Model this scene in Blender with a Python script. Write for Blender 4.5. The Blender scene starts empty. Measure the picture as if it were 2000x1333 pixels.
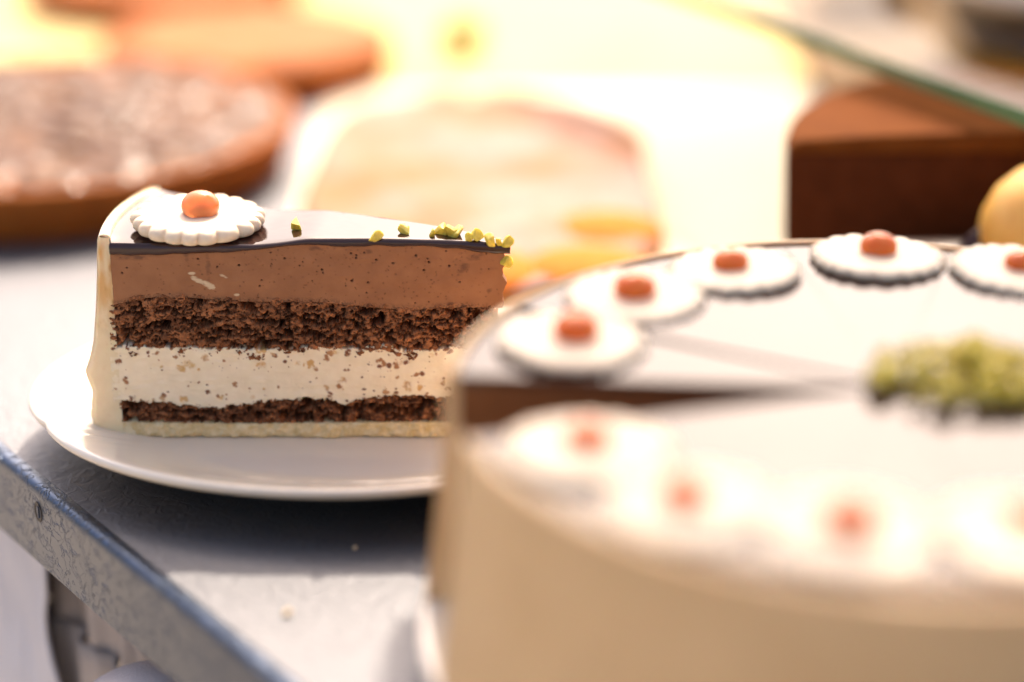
import bpy, math, random
import numpy as np
R_ = math.radians
rng = np.random.default_rng(7)
random.seed(7)
sc = bpy.context.scene
col = sc.collection
CM = 0.01

# ------------------------------------------------------------------ camera numbers (cm)
F_PX, PITCH, CAM_H = 4000.0, R_(21.7), 30.5

def at(x, y, z):
    """photo pixel (2000 wide) -> point on the horizontal plane at height z, cm"""
    a = (x - 1000) / F_PX; b = (666.5 - y) / F_PX
    dy = math.cos(PITCH) + b * math.sin(PITCH); dz = -math.sin(PITCH) + b * math.cos(PITCH)
    t = (z - CAM_H) / dz
    return np.array([a * t, dy * t, z])

# ------------------------------------------------------------------ mesh helpers
class MB:
    def __init__(s): s.v = []; s.f = []; s.c = []; s.n = 0
    def add(s, verts, faces, cols=None):
        verts = np.asarray(verts, float).reshape(-1, 3)
        s.v.append(verts)
        for f in faces: s.f.append([i + s.n for i in f])
        if cols is None: cols = np.ones((len(verts), 3))
        s.c.append(np.asarray(cols, float).reshape(-1, 3))
        s.n += len(verts)
    def grid(s, P, cols=None, flip=False, wrap=False):
        P = np.asarray(P, float); a, b = P.shape[:2]
        fs = []
        for i in range(a if wrap else a - 1):
            i2 = (i + 1) % a
            for j in range(b - 1):
                q = [i * b + j, i2 * b + j, i2 * b + j + 1, i * b + j + 1]
                fs.append(q[::-1] if flip else q)
        s.add(P.reshape(-1, 3), fs, None if cols is None else np.asarray(cols).reshape(-1, 3))
    def box(s, x0, x1, y0, y1, z0, z1):
        v = [(x, y, z) for x in (x0, x1) for y in (y0, y1) for z in (z0, z1)]
        s.add(v, [(0, 1, 3, 2), (4, 6, 7, 5), (0, 4, 5, 1), (2, 3, 7, 6), (0, 2, 6, 4), (1, 5, 7, 3)])
    def sector(s, loop, c, a0, a1, n, wob=None):
        """sweep a closed (r,z) loop round c from a0 to a1 (radians), capped"""
        L = len(loop); full = abs(a1 - a0) > 2 * math.pi - 1e-6
        m = n if full else n + 1
        vs = []
        for i in range(m):
            a = a0 + (a1 - a0) * i / n
            k = wob(a) if wob else 1.0
            for r, z in loop: vs.append((c[0] + r * k * math.cos(a), c[1] + r * k * math.sin(a), z))
        fs = []
        for i in range(n):
            i2 = (i + 1) % m
            for j in range(L):
                j2 = (j + 1) % L
                fs.append((i * L + j, i2 * L + j, i2 * L + j2, i * L + j2))
        if not full:
            fs.append(tuple(range(L))); fs.append(tuple(reversed(range((m - 1) * L, m * L))))
        s.add(vs, fs)
    def build(s, name, m, parent=None, loc=(0, 0, 0), smooth=True, auto=None, weld=True):
        me = bpy.data.meshes.new(name)
        org = np.asarray(loc, float)
        if parent is not None: org = np.array(parent['_o'])
        V = (np.concatenate(s.v) - org) * CM
        me.from_pydata(V.tolist(), [], s.f)
        ca = me.color_attributes.new('Col', 'FLOAT_COLOR', 'POINT')
        C4 = np.ones((len(V), 4)); C4[:, :3] = np.concatenate(s.c)
        ca.data.foreach_set('color', C4.ravel().astype('f'))
        me.update()
        import bmesh
        bm = bmesh.new(); bm.from_mesh(me)
        if weld: bmesh.ops.remove_doubles(bm, verts=bm.verts, dist=1e-6)
        bmesh.ops.recalc_face_normals(bm, faces=bm.faces)
        if auto:
            for e in bm.edges:
                if len(e.link_faces) == 2 and e.calc_face_angle(0) > R_(auto): e.smooth = False
        bm.to_mesh(me); bm.free()
        me.polygons.foreach_set('use_smooth', [smooth] * len(me.polygons))
        me.materials.append(m)
        o = bpy.data.objects.new(name, me); col.objects.link(o)
        if parent is not None: o.parent = parent
        else: o.location = org * CM; o['_o'] = org.tolist()
        return o

def tag(o, label=None, cat=None, group=None, kind=None):
    if label: o['label'] = label
    if cat: o['category'] = cat
    if group: o['group'] = group
    if kind: o['kind'] = kind
    return o

def empty(name, loc, label, cat, group=None):
    o = bpy.data.objects.new(name, None); col.objects.link(o)
    o.location = [c * CM for c in loc]; o['_o'] = [float(c) for c in loc]
    o.empty_display_size = 0.02
    return tag(o, label, cat, group)

def copy_tree(o, loc, rz=0.0, scale=1.0, label=None, group=None):
    c = o.copy(); col.objects.link(c)
    c.location = [q * CM for q in loc]; c.rotation_euler[2] = rz; c.scale = (scale,) * 3
    c['_o'] = [float(q) for q in loc]
    if label: c['label'] = label
    if group: c['group'] = group
    for ch in list(o.children):
        d = ch.copy(); col.objects.link(d); d.parent = c
        if ch.name.startswith('jelly_ball'): d.data = jb_shaded; d.location[2] = -.0016; k_ = random.uniform(.9, 1.1); d.scale = (k_ * random.uniform(.95, 1.05), k_, k_ * random.uniform(.9, 1.05))
    return c

# ------------------------------------------------------------------ numpy noise
_lat = rng.random((4, 256, 256))
def vnoise(x, y, k=0):
    x = np.asarray(x, float); y = np.asarray(y, float)
    xi = np.floor(x).astype(int); yi = np.floor(y).astype(int)
    fx = x - xi; fy = y - yi
    fx = fx * fx * (3 - 2 * fx); fy = fy * fy * (3 - 2 * fy)
    L = _lat[k % 4]
    g = lambda a, b: L[(a + 17 * k) % 256, b % 256]
    return (g(xi, yi) * (1 - fx) + g(xi + 1, yi) * fx) * (1 - fy) + (g(xi, yi + 1) * (1 - fx) + g(xi + 1, yi + 1) * fx) * fy
def fbm(x, y, oct=4, k=0):
    s = 0; a = .5
    for o in range(oct):
        s = s + a * (vnoise(x * 2 ** o, y * 2 ** o, k + o) - .5); a *= .5
    return s

# ------------------------------------------------------------------ materials
def newmat(name):
    m = bpy.data.materials.new(name); m.use_nodes = True
    nt = m.node_tree; return m, nt, nt.nodes['Principled BSDF']

def mat(name, c1, c2=None, scale=60, rough=.5, bump=0.0, bscale=None, metal=0.0, ior=1.45, spec=.5, sss=0.0, sssr=(1, .6, .4),
        sssd=.003, trans=0.0, coat=0.0, detail=5, vcol=False, rvar=0.0, bdist=.001, sheen=0.0, contrast=.25):
    m, nt, b = newmat(name); N = nt.nodes; L = nt.links
    tc = N.new('ShaderNodeTexCoord')
    nz = N.new('ShaderNodeTexNoise'); nz.inputs['Scale'].default_value = scale; nz.inputs['Detail'].default_value = detail
    L.new(tc.outputs['Object'], nz.inputs['Vector'])
    cr = N.new('ShaderNodeValToRGB')
    cr.color_ramp.elements[0].position = .5 - contrast; cr.color_ramp.elements[1].position = .5 + contrast
    c2 = c2 or tuple(v * .8 for v in c1)
    cr.color_ramp.elements[0].color = (*c2, 1); cr.color_ramp.elements[1].color = (*c1, 1)
    L.new(nz.outputs['Fac'], cr.inputs['Fac'])
    out = cr.outputs['Color']
    if vcol:
        at_ = N.new('ShaderNodeVertexColor'); at_.layer_name = 'Col'
        mx = N.new('ShaderNodeMix'); mx.data_type = 'RGBA'; mx.blend_type = 'MULTIPLY'; mx.inputs[0].default_value = 1
        L.new(out, mx.inputs[6]); L.new(at_.outputs['Color'], mx.inputs[7]); out = mx.outputs[2]
    L.new(out, b.inputs['Base Color'])
    b.inputs['Roughness'].default_value = rough
    b.inputs['Metallic'].default_value = metal
    b.inputs['IOR'].default_value = ior
    b.inputs['Specular IOR Level'].default_value = spec
    b.inputs['Transmission Weight'].default_value = trans
    b.inputs['Coat Weight'].default_value = coat
    b.inputs['Coat Roughness'].default_value = .05
    b.inputs['Sheen Weight'].default_value = sheen
    if sss:
        b.inputs['Subsurface Weight'].default_value = sss
        b.inputs['Subsurface Radius'].default_value = sssr
        b.inputs['Subsurface Scale'].default_value = sssd
    if rvar:
        mr = N.new('ShaderNodeMapRange'); mr.inputs['From Min'].default_value = .32; mr.inputs['From Max'].default_value = .66; mr.inputs['To Min'].default_value = rough - rvar; mr.inputs['To Max'].default_value = rough + rvar
        L.new(nz.outputs['Fac'], mr.inputs['Value']); L.new(mr.outputs[0], b.inputs['Roughness'])
    if bump:
        n2 = N.new('ShaderNodeTexNoise'); n2.inputs['Scale'].default_value = bscale or scale * 3; n2.inputs['Detail'].default_value = 4
        L.new(tc.outputs['Object'], n2.inputs['Vector'])
        bp = N.new('ShaderNodeBump'); bp.inputs['Strength'].default_value = bump; bp.inputs['Distance'].default_value = bdist
        L.new(n2.outputs['Fac'], bp.inputs['Height']); L.new(bp.outputs['Normal'], b.inputs['Normal'])
    return m

def metal_mat(name, base, rough, sc1, strength, ridged):
    m, nt, b = newmat(name); N = nt.nodes; L = nt.links
    tc = N.new('ShaderNodeTexCoord')
    nz = N.new('ShaderNodeTexNoise'); nz.inputs['Scale'].default_value = sc1; nz.inputs['Detail'].default_value = 2.5
    nz.inputs['Distortion'].default_value = 1.3
    L.new(tc.outputs['Object'], nz.inputs['Vector'])
    h = nz.outputs['Fac']
    if ridged:
        a = N.new('ShaderNodeMath'); a.operation = 'SUBTRACT'; a.inputs[1].default_value = .5; L.new(h, a.inputs[0])
        c = N.new('ShaderNodeMath'); c.operation = 'ABSOLUTE'; L.new(a.outputs[0], c.inputs[0])
        d = N.new('ShaderNodeMapRange'); d.inputs['From Max'].default_value = .035; d.inputs['To Min'].default_value = 1; d.inputs['To Max'].default_value = 0
        L.new(c.outputs[0], d.inputs['Value']); h = d.outputs[0]
    bp = N.new('ShaderNodeBump'); bp.inputs['Strength'].default_value = strength; bp.inputs['Distance'].default_value = .0008
    L.new(h, bp.inputs['Height']); L.new(bp.outputs['Normal'], b.inputs['Normal'])
    big = N.new('ShaderNodeTexNoise'); big.inputs['Scale'].default_value = 14; big.inputs['Detail'].default_value = 6
    L.new(tc.outputs['Object'], big.inputs['Vector'])
    cr = N.new('ShaderNodeValToRGB'); cr.color_ramp.elements[0].position = .3; cr.color_ramp.elements[1].position = .75
    cr.color_ramp.elements[0].color = (*[v * .82 for v in base], 1); cr.color_ramp.elements[1].color = (*base, 1)
    L.new(big.outputs['Fac'], cr.inputs['Fac']); L.new(cr.outputs['Color'], b.inputs['Base Color'])
    mr = N.new('ShaderNodeMapRange'); mr.inputs['To Min'].default_value = rough - .06; mr.inputs['To Max'].default_value = rough + .08
    L.new(big.outputs['Fac'], mr.inputs['Value']); L.new(mr.outputs[0], b.inputs['Roughness'])
    b.inputs['Metallic'].default_value = 1
    return m

M = {}
M['table'] = metal_mat('embossed_zinc', (.195, .20, .215), .62, 200, .9, False)
M['strip'] = metal_mat('embossed_zinc_edge', (.085, .112, .165), .33, 190, 1.0, True)
M['dark_metal'] = mat('dark_screw_metal', (.03, .03, .035), rough=.4, metal=.8)
M['china'] = mat('white_china', (.84, .74, .59), (.82, .72, .57), rough=.12, coat=.3, scale=20)
M['glaze'] = mat('chocolate_mirror_glaze', (.045, .019, .014), (.035, .014, .010), scale=40, rough=.05, ior=1.5, bump=.06, bscale=55, bdist=.002)
M['whole_glaze'] = mat('whole_cake_mirror_glaze', (.045, .019, .014), (.035, .014, .010), scale=40, rough=.12, ior=1.41, bump=.12, bscale=22, bdist=.004)
M['mousse'] = mat('chocolate_mousse', (1.0, 1.0, 1.0), (.86, .84, .82), scale=160, rough=.55, vcol=True, bump=.25, bscale=1500, bdist=.0004, sss=.12, sssd=.002)
M['sponge'] = mat('chocolate_sponge', (1.15, 1.1, 1.05), (.62, .58, .55), scale=420, rough=.8, vcol=True, bump=.6, bscale=2200, bdist=.0006, spec=.25)
M['cream'] = mat('nut_cream', (1, 1, 1), (.9, .87, .82), scale=240, rough=.5, vcol=True, bump=.25, bscale=900, bdist=.0005, sss=.25, sssd=.003)
M['crust'] = mat('shortcrust', (.88, .72, .44), (.66, .48, .20), scale=420, rough=.75, bump=.7, bscale=900, bdist=.0008, sss=.15, sssd=.002)
M['marzipan'] = mat('marzipan_coat', (1, .96, .90), (.92, .86, .76), scale=150, rough=.7, spec=.25, vcol=True, bump=.25, bscale=700, bdist=.0005, sss=.45, sssr=(1, .55, .25), sssd=.004)
M['whole_marzipan'] = mat('whole_cake_marzipan', (.68, .46, .235), (.62, .405, .195), scale=50, rough=.5, bump=.15, bscale=160, sss=.3, sssr=(1, .55, .25), sssd=.004)
M['sugar'] = mat('sugar_paste', (.84, .70, .50), (.78, .63, .44), scale=700, rough=.5, bump=.35, bscale=2600, bdist=.0003, sss=.35, sssr=(1, .85, .65), sssd=.003)
M['jelly'] = mat('orange_jelly', (1.0, .25, .03), (.97, .17, .015), scale=130, rough=.16, sss=.7, sssr=(1, .35, .15), sssd=.006, trans=.18, bump=.04, bscale=400)
M['jelly_sunlit'] = mat('sunlit_jelly', (1.0, .33, .12), (.98, .26, .08), scale=130, rough=.12, sss=.6, sssr=(1, .45, .2), sssd=.008, trans=.5, bump=.04, bscale=400)  # same candy as the shaded balls, with sun glow put into a lighter colour
M['pistachio'] = mat('pistachio', (.80, .63, .10), (.56, .42, .04), scale=260, rough=.45, sss=.4, sssr=(1, .9, .2), sssd=.003, bump=.3, bscale=900)
M['mousse_far'] = mat('cut_mousse', (.22, .085, .03), (.17, .062, .02), scale=200, rough=.9, spec=.15)
M['sponge_far'] = mat('cut_sponge', (.12, .05, .025), (.06, .022, .011), scale=400, rough=.85, bump=.5, bscale=900)
M['cream_far'] = mat('cut_cream', (.78, .65, .44), (.70, .55, .36), scale=200, rough=.55)
M['tart_top'] = mat('glossy_nut_caramel', (.22, .088, .030), (.06, .020, .007), scale=55, rough=.34, rvar=.26, spec=.14, coat=.0, bump=.15, bscale=240, bdist=.002)
M['tart_side'] = mat('baked_pastry', (.46, .14, .025), (.34, .09, .015), scale=110, rough=.8, spec=.15, bump=.3, bscale=400)
M['orange_cake'] = mat('apricot_cake', (.50, .16, .035), (.40, .11, .02), scale=45, rough=.7, spec=.2, bump=.3, bscale=160)
M['crumble'] = mat('sugared_crumble', (.52, .34, .28), (.44, .20, .09), scale=20, rough=.85, spec=.1, bump=.5, bscale=150, bdist=.003, detail=3, contrast=.16)
M['crumble_side'] = mat('yeast_cake_side', (.74, .36, .10), (.62, .27, .06), scale=60, rough=.6)
M['choc_cake'] = mat('dark_chocolate_cake', (.11, .03, .009), (.075, .019, .005), scale=120, rough=.9, spec=.1, bump=.3, bscale=500)
M['choc_top'] = mat('sunlit_choc_top', (.19, .058, .010), (.14, .04, .007), scale=80, rough=.95, spec=.1, bump=.25, bscale=300)  # lighter than the cake body: sunlight on the top put into the colour
M['truffle'] = mat('dark_truffle', (.06, .022, .012), (.03, .010, .006), scale=120, rough=.4, bump=.5, bscale=300)
M['muffin'] = mat('yellow_muffin', (.82, .50, .12), (.74, .38, .07), scale=90, rough=.4, sss=.4, sssr=(1, .6, .2), sssd=.01)
M['paper_cup'] = mat('paper_case', (.75, .68, .55), scale=60, rough=.7)
M['yellow_cake'] = mat('lemon_cake', (.85, .52, .05), (.75, .42, .03), scale=50, rough=.45)
M['paper'] = mat('white_baking_paper', (.80, .70, .50), (.76, .66, .46), scale=18, rough=.6)
M['cloth'] = mat('cream_cloth', (.80, .62, .26), (.72, .54, .20), scale=12, rough=.85, bump=.2, bscale=700)
M['taupe'] = mat('taupe_drape', (.46, .40, .36), (.34, .29, .255), scale=30, rough=.9, bump=.2, bscale=900)
M['white_cloth'] = mat('white_drape', (.66, .64, .66), (.56, .54, .56), scale=22, rough=.9, bump=.2, bscale=900)
M['towel'] = mat('pinkish_towel', (.62, .54, .52), (.55, .47, .45), scale=40, rough=.9, bump=.4, bscale=900)
M['wood'] = mat('warm_wood', (.34, .19, .09), (.25, .13, .06), scale=25, rough=.6)
M['pear'] = mat('green_grape_skin', (.50, .52, .06), (.42, .40, .04), scale=50, rough=.35)
M['floor'] = mat('pale_paving', (.42, .37, .30), (.34, .29, .23), scale=1.5, rough=.9)
M['crumb'] = mat('pale_crumb', (.75, .62, .42), (.6, .42, .2), scale=500, rough=.8)

M['stone'] = mat('grey_stoneware', (.20, .16, .15), (.15, .11, .10), scale=60, rough=.5)
M['apricot'] = mat('apricot_flesh', (.72, .22, .03), (.62, .17, .02), scale=60, rough=.8, spec=.1, sss=.5, sssr=(1, .5, .15), sssd=.01)
M['board'] = mat('ochre_board', (.30, .17, .065), (.20, .105, .035), scale=12, rough=.7, spec=.2)
M['roll'] = mat('golden_roll', (.62, .36, .10), (.48, .24, .05), scale=60, rough=.6)

def glass_mat():
    m, nt, b = newmat('shelf_glass'); N = nt.nodes; L = nt.links
    tr = N.new('ShaderNodeBsdfTransparent'); tr.inputs[0].default_value = (.93, .97, .94, 1)
    gl = N.new('ShaderNodeBsdfGlossy'); gl.inputs['Roughness'].default_value = .02; gl.inputs['Color'].default_value = (.35, .35, .35, 1)
    fr = N.new('ShaderNodeFresnel'); fr.inputs['IOR'].default_value = 1.38
    mx = N.new('ShaderNodeMixShader'); L.new(fr.outputs[0], mx.inputs[0]); L.new(tr.outputs[0], mx.inputs[1]); L.new(gl.outputs[0], mx.inputs[2])
    L.new(mx.outputs[0], N['Material Output'].inputs['Surface']); N.remove(b)
    return m
M['glass'] = glass_mat()
M['glass_edge'] = mat('green_glass_edge', (.13, .27, .13), (.10, .22, .10), scale=30, rough=.15, coat=.3)

# ------------------------------------------------------------------ setting: ground, metal table
mb = MB(); mb.grid(np.array([[(x, y, -85.0) for y in np.linspace(-3000, 6000, 10)] for x in np.linspace(-4500, 4500, 10)]))
tag(mb.build('ground', M['floor'], smooth=False), kind='structure')

A = at(0, 890, 0)[:2]; B = at(540, 1333, 0)[:2]
ED = (B - A) / np.linalg.norm(B - A); EN = np.array([ED[1], -ED[0]])
if EN[0] > 0: EN = -EN
table = empty('metal_table', (20, 90, 0), 'grey embossed metal table that carries the plated cake slice and the other cakes', 'table')
e0, e1 = -130.0, 72.0
def edge(e, n, z): 
    p = A + ED * e + EN * n
    return (p[0], p[1], z)
mb = MB()
p0, p1 = edge(e0, -.5, 0), edge(e1, -.5, 0)
top = [p0, p1, (100, p1[1], 0), (100, p0[1], 0)]
mb.add(top + [(q[0], q[1], -1.2) for q in top], [(0, 1, 2, 3), (7, 6, 5, 4), (0, 3, 7, 4), (3, 2, 6, 7), (2, 1, 5, 6), (1, 0, 4, 5)])
mb.build('tabletop', M['table'], table, smooth=False)
prof = [(-.5, 0), (-.38, .035), (-.26, .05), (-.14, .045), (-.03, .015), (.05, -.05), (.09, -.14), (.10, -.28), (.07, -.34), (.07, -3.0), (.05, -3.08), (0, -3.12), (-.4, -3.12)]
mb = MB(); es = np.linspace(e0, e1, 120)
mb.grid(np.array([[edge(e, n + .02 * math.sin(e * .35), z + .012 * math.sin(e * .5)) for n, z in prof] for e in es]))
strip = mb.build('edge_strip', M['strip'], table, smooth=True)
# screw in the strip
def on_strip(px, py):
    a = (px - 1000) / F_PX; b = (666.5 - py) / F_PX
    d = np.array([a, math.cos(PITCH) + b * math.sin(PITCH), -math.sin(PITCH) + b * math.cos(PITCH)])
    P0 = np.array([*(A + EN * .07), 0]); n3 = np.array([*EN, 0]); O = np.array([0, 0, CAM_H])
    t = n3.dot(P0 - O) / n3.dot(d); return O + d * t
sp = on_strip(76, 1000)
se = (sp[:2] - A).dot(ED); sz = sp[2]
mb = MB(); ring = []
for rr, nn in ((0, .085), (.22, .085), (.30, .10), (.36, .115), (.40, .075)):
    ring.append([edge(se + rr * .8 * math.cos(t), nn, sz + rr * math.sin(t)) for t in np.linspace(0, 2 * math.pi, 29)])
mb.grid(np.array(ring)); sb = mb
scr = sb.build('screw', M['dark_metal'], table)
mb = MB(); 
mb.add([edge(se + dx, nn, sz + dz) for nn in (.088, .12) for dx, dz in ((-.03, -.22), (.05, -.22), (.05, .22), (-.03, .22))],
       [(0, 1, 2, 3), (4, 7, 6, 5), (0, 4, 5, 1), (1, 5, 6, 2), (2, 6, 7, 3), (3, 7, 4, 0)])
o = mb.build('slot', M['strip'], table, smooth=False)
# slot belongs to the screw (sub-part)
o.parent = scr
# legs (outside the frame, hold the table up)
for ex, nn in ((-110, -14), (60, -14)):
    q = edge(ex, nn, 0); mb = MB(); mb.box(q[0] - 2.5, q[0] + 2.5, q[1] - 2.5, q[1] + 2.5, -85, -1.2)
    mb.build('leg', M['wood'], table, smooth=False)
for q in ((92, 20), (92, 158)):
    mb = MB(); mb.box(q[0] - 2.5, q[0] + 2.5, q[1] - 2.5, q[1] + 2.5, -85, -1.2); mb.build('leg', M['wood'], table, smooth=False)

# drapes under the table
def drape(name, m, ea, eb, depth, z0, z1, amp, freq, seed, label, cat, wav=0.0, ripple=.25):
    es = np.linspace(ea, eb, int((eb - ea) * 12)); zs = np.linspace(z0, z1, 40)
    P = []
    for e in es:
        row = []
        for z in zs:
            k = amp * (math.sin(e * freq + .6 * math.sin(e * .9 + seed)) + .45 * math.sin(e * freq * 2.3 + seed)) * (1 + .15 * math.sin(z * .3))
            k += ripple * float(fbm(np.array(e * .9), np.array(z * .35 + seed), 3, 1))
            row.append(edge(e + wav * math.sin(z * 1.1 + 1) * max(0, 1 - (eb - e) / 2.0), -depth + k, z))
        P.append(row)
    mb = MB(); mb.grid(np.array(P)); o = mb.build(name, m, None, edge((ea + eb) / 2, -depth, z1))
    md = o.modifiers.new('thick', 'SOLIDIFY'); md.thickness = .0015
    return tag(o, label, cat)
drape('cloth_drape', M['white_cloth'], -60, -.5, 1.6, -1.3, -40, .10, .55, 2, 'plain white cloth hanging below the metal table edge, left of the brown pleats', 'cloth', wav=.35, ripple=.8)
drape('pleated_drape', M['taupe'], -7, 60, 3.0, -1.3, -8.6, .32, 2.1, 5, 'grey brown pleated cloth gathered under the metal table edge', 'cloth')
drape('cloth_hem', M['taupe'], -7, 60, 2.5, -8.2, -40, .28, 2.3, 1, 'lower flounce of grey brown pleated cloth under the gathered pleats', 'cloth')
tw = at(370, 1330, -6.2)
mb = MB(); 
for k in range(3):
    P = []
    for i, e in enumerate(np.linspace(5.4, 26, 60)):
        row = []
        for t in np.linspace(0, 2 * math.pi, 25):
            zz = -7.3 + 3.6 * (1 - math.exp(-max(0, e - 5.4) / 4.5)) - k * 1.1 + .5 * math.sin(t) + .25 * math.sin(e * .35); nn = -1.2 + 1.1 * math.cos(t)
            row.append(edge(e, nn + .1 * math.sin(e * .7), zz))
        P.append(row)
    mb.grid(np.array(P))
tag(mb.build('folded_towel', M['towel'], None, edge(16, -1.2, -9.5)), 'pale pinkish folded towel below the table edge at the bottom of the pleats', 'towel')

# ------------------------------------------------------------------ plate under the slice
PC = (-5.5, 67.5); PR = 11.75
def plate(name, c, R, z0, label, cat='plate', lobes=4, phase=0.0, mat_='china', h=1.0, oval=1.0):
    p = [(0, 0), (5.9, 0), (6.0, .02), (6.15, .0), (6.5, .0), (6.7, .22), (7.6, .36), (9.2, .78), (10.6, 1.22), (11.3, 1.50), (11.48, 1.62), (11.55, 1.74), (11.52, 1.84),
         (11.40, 1.89), (11.22, 1.87), (10.5, 1.66), (9.4, 1.34), (8.4, 1.08), (7.6, .95), (7.0, .90), (0, .90)]
    n = 288; k = R / 11.55
    P = []
    for i in range(n):
        a = 2 * math.pi * i / n
        g = abs(math.sin((a - phase) * lobes / 2)) ** .35      # soft cusps between the lobes
        row = []
        for r, z in p:
            w = max(0, (r - 8.4) / 3.15) ** 1.5
            rr = r * k * (1 - .035 * (1 - g) * w)
            zz = z * h + (.10 * (1 - g) * w)
            if 8.0 < r < 11.3 and z > .9:                       # embossed ribs near the cusps
                zz += .06 * math.sin(a * 70 + 4 * math.sin(r * 1.3)) * math.exp(-((g - .45) / .16) ** 2) * math.sin((r - 8.0) / 3.3 * math.pi)
            row.append((c[0] + rr * math.cos(a), c[1] + oval * rr * math.sin(a), z0 + zz))
        P.append(row)
    mb = MB(); mb.grid(np.array(P), wrap=True)
    return tag(mb.build(name, M[mat_], None, (c[0], c[1], z0)), label, cat)
plate('plate', PC, PR, 0.0, 'oval white china plate with softly lobed rim holding the cut cake slice', phase=R_(203), oval=.735)

# ------------------------------------------------------------------ the slice
ZB = .92
YF = 65.2
XL, XR = -13.55, -.02
ANG = R_(23.5)
BL = np.array([-12.75, 70.95]); BR = np.array([-.05, 65.62])
root = empty('cake_slice', (-7, 67, ZB), 'layered chocolate mousse cake slice with marzipan edge standing on the white plate', 'cake slice')

PZ = 51.9
def px2u(px): return (px - 215) / 785.0
def curve(pts): 
    xs = np.array([px2u(p[0]) for p in pts]); ys = np.array([(846 - p[1]) / PZ for p in pts])
    return lambda u: np.interp(u, xs, ys)
def smoothcurve(pts, w=.02):
    f = curve(pts)
    return lambda u: (f(u - w) + f(u - w / 2) + f(u) + f(u + w / 2) + f(u + w)) / 5
c_base = smoothcurve([(210, 816), (300, 817), (450, 819), (640, 817), (860, 815)])
c_sp1 = smoothcurve([(210, 768), (250, 770), (350, 777), (400, 784), (470, 774), (520, 768), (600, 765), (640, 767), (672, 776), (700, 764), (760, 759), (860, 760)], .012)
c_crm = smoothcurve([(200, 674), (330, 677), (450, 679), (550, 680), (640, 675), (700, 680), (740, 669), (790, 684), (860, 678)], .012)
c_sp2 = smoothcurve([(200, 584), (235, 578), (280, 568), (370, 568), (430, 575), (520, 576), (640, 578), (700, 585), (800, 592), (900, 586), (960, 588)], .02)
c_mou = smoothcurve([(215, 492), (350, 495), (450, 491), (520, 485), (570, 479), (600, 476), (740, 478), (850, 480), (940, 488), (985, 493)], .015)
c_gla = smoothcurve([(215, 474), (400, 476), (500, 477), (545, 473), (600, 466), (740, 466), (850, 468), (960, 473), (1000, 480)], .015)

def plan(u, s):
    """u along the cut face (0 rim .. 1 tip), s from front cut (0) to back cut (1)"""
    u = np.asarray(u, float); s = np.asarray(s, float)
    fx = XL + u * (XR - XL); fy = YF + 0 * u
    bx = BL[0] + u * (BR[0] - BL[0]); by = BL[1] + u * (BR[1] - BL[1])
    x = fx + (bx - fx) * s; y = fy + (by - fy) * s
    bul = .42 * 4 * s * (1 - s) * np.clip(1 - u, 0, 1) ** 8
    return x - bul, y + .1 * bul

def layer(name, m, zlo, zhi, uL, uR, pitch, front, topbump=None, ns=14, tip=0.0, zlo_s=True):
    """a wedge layer: dense carved front cut face, ruled top/bottom, back cut face, rim and tip ends.
       front(U, V, X, Z) -> (inward displacement cm, colour)"""
    nu = int((XR - XL) * (uR - uL) / pitch)
    u = np.linspace(uL, uR, nu)
    lo = zlo(u); hi = zhi(u)
    nv = max(6, int(np.mean(hi - lo) / pitch))
    v = np.linspace(0, 1, nv)
    U, V = np.meshgrid(u, v, indexing='ij')
    Z = lo[:, None] + (hi - lo)[:, None] * V
    # ragged tip
    if tip: U = U + (U > uR - .05) * ((U - (uR - .05)) / .05) * tip * fbm(Z * 4.0, Z * 0 + 3.1 + uR, 3)
    X, Y = plan(U, 0 * U)
    D, C = front(U, V, X, Z)
    mb = MB()
    P = np.stack([X, Y + D, Z + ZB], -1)
    mb.grid(P, C, flip=True)
    s = np.linspace(0, 1, ns)
    for zi, vv in ((nv - 1, 1), (0, 0)):
        Us, Ss = np.meshgrid(U[:, zi], s, indexing='ij')
        xs, ys = plan(Us, Ss)
        ys = ys + D[:, zi][:, None] * (1 - Ss) ** 8
        zz = np.repeat(Z[:, zi][:, None], ns, 1)
        if vv == 1 and topbump is not None: zz = zz + topbump(xs, ys, Us, Ss)
        mb.grid(np.stack([xs, ys, zz + ZB], -1), np.repeat(C[:, zi][:, None, :], ns, 1))
    xb, yb = plan(U, 0 * U + 1)
    mb.grid(np.stack([xb, yb, Z + ZB], -1)[::2], C[::2])
    for ui in (0, nu - 1):
        Ss, Vs = np.meshgrid(s, v, indexing='ij')
        Uu = np.repeat(U[ui][None, :], ns, 0)
        xs, ys = plan(Uu, Ss); ys = ys + D[ui][None, :] * (1 - Ss) ** 8
        mb.grid(np.stack([xs, ys, np.repeat(Z[ui][None, :], ns, 0) + ZB], -1), np.repeat(C[ui][None], ns, 0))
    return mb.build(name, m, root)

def stamp(Fld, X, Z, cx, cz, rx, rz, fn, ang=0.0):
    """apply fn(d2 in unit ellipse, current) on the window round (cx,cz)"""
    r = max(rx, rz) * 1.05
    ix = np.where((X[:, 0] > cx - r) & (X[:, 0] < cx + r))[0]
    if len(ix) == 0: return
    i0, i1 = ix[0], ix[-1] + 1
    xx = X[i0:i1] - cx; zz = Z[i0:i1] - cz
    ca, sa = math.cos(ang), math.sin(ang)
    a = (xx * ca + zz * sa) / rx; b = (-xx * sa + zz * ca) / rz
    fn(Fld, slice(i0, i1), a * a + b * b)

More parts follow.
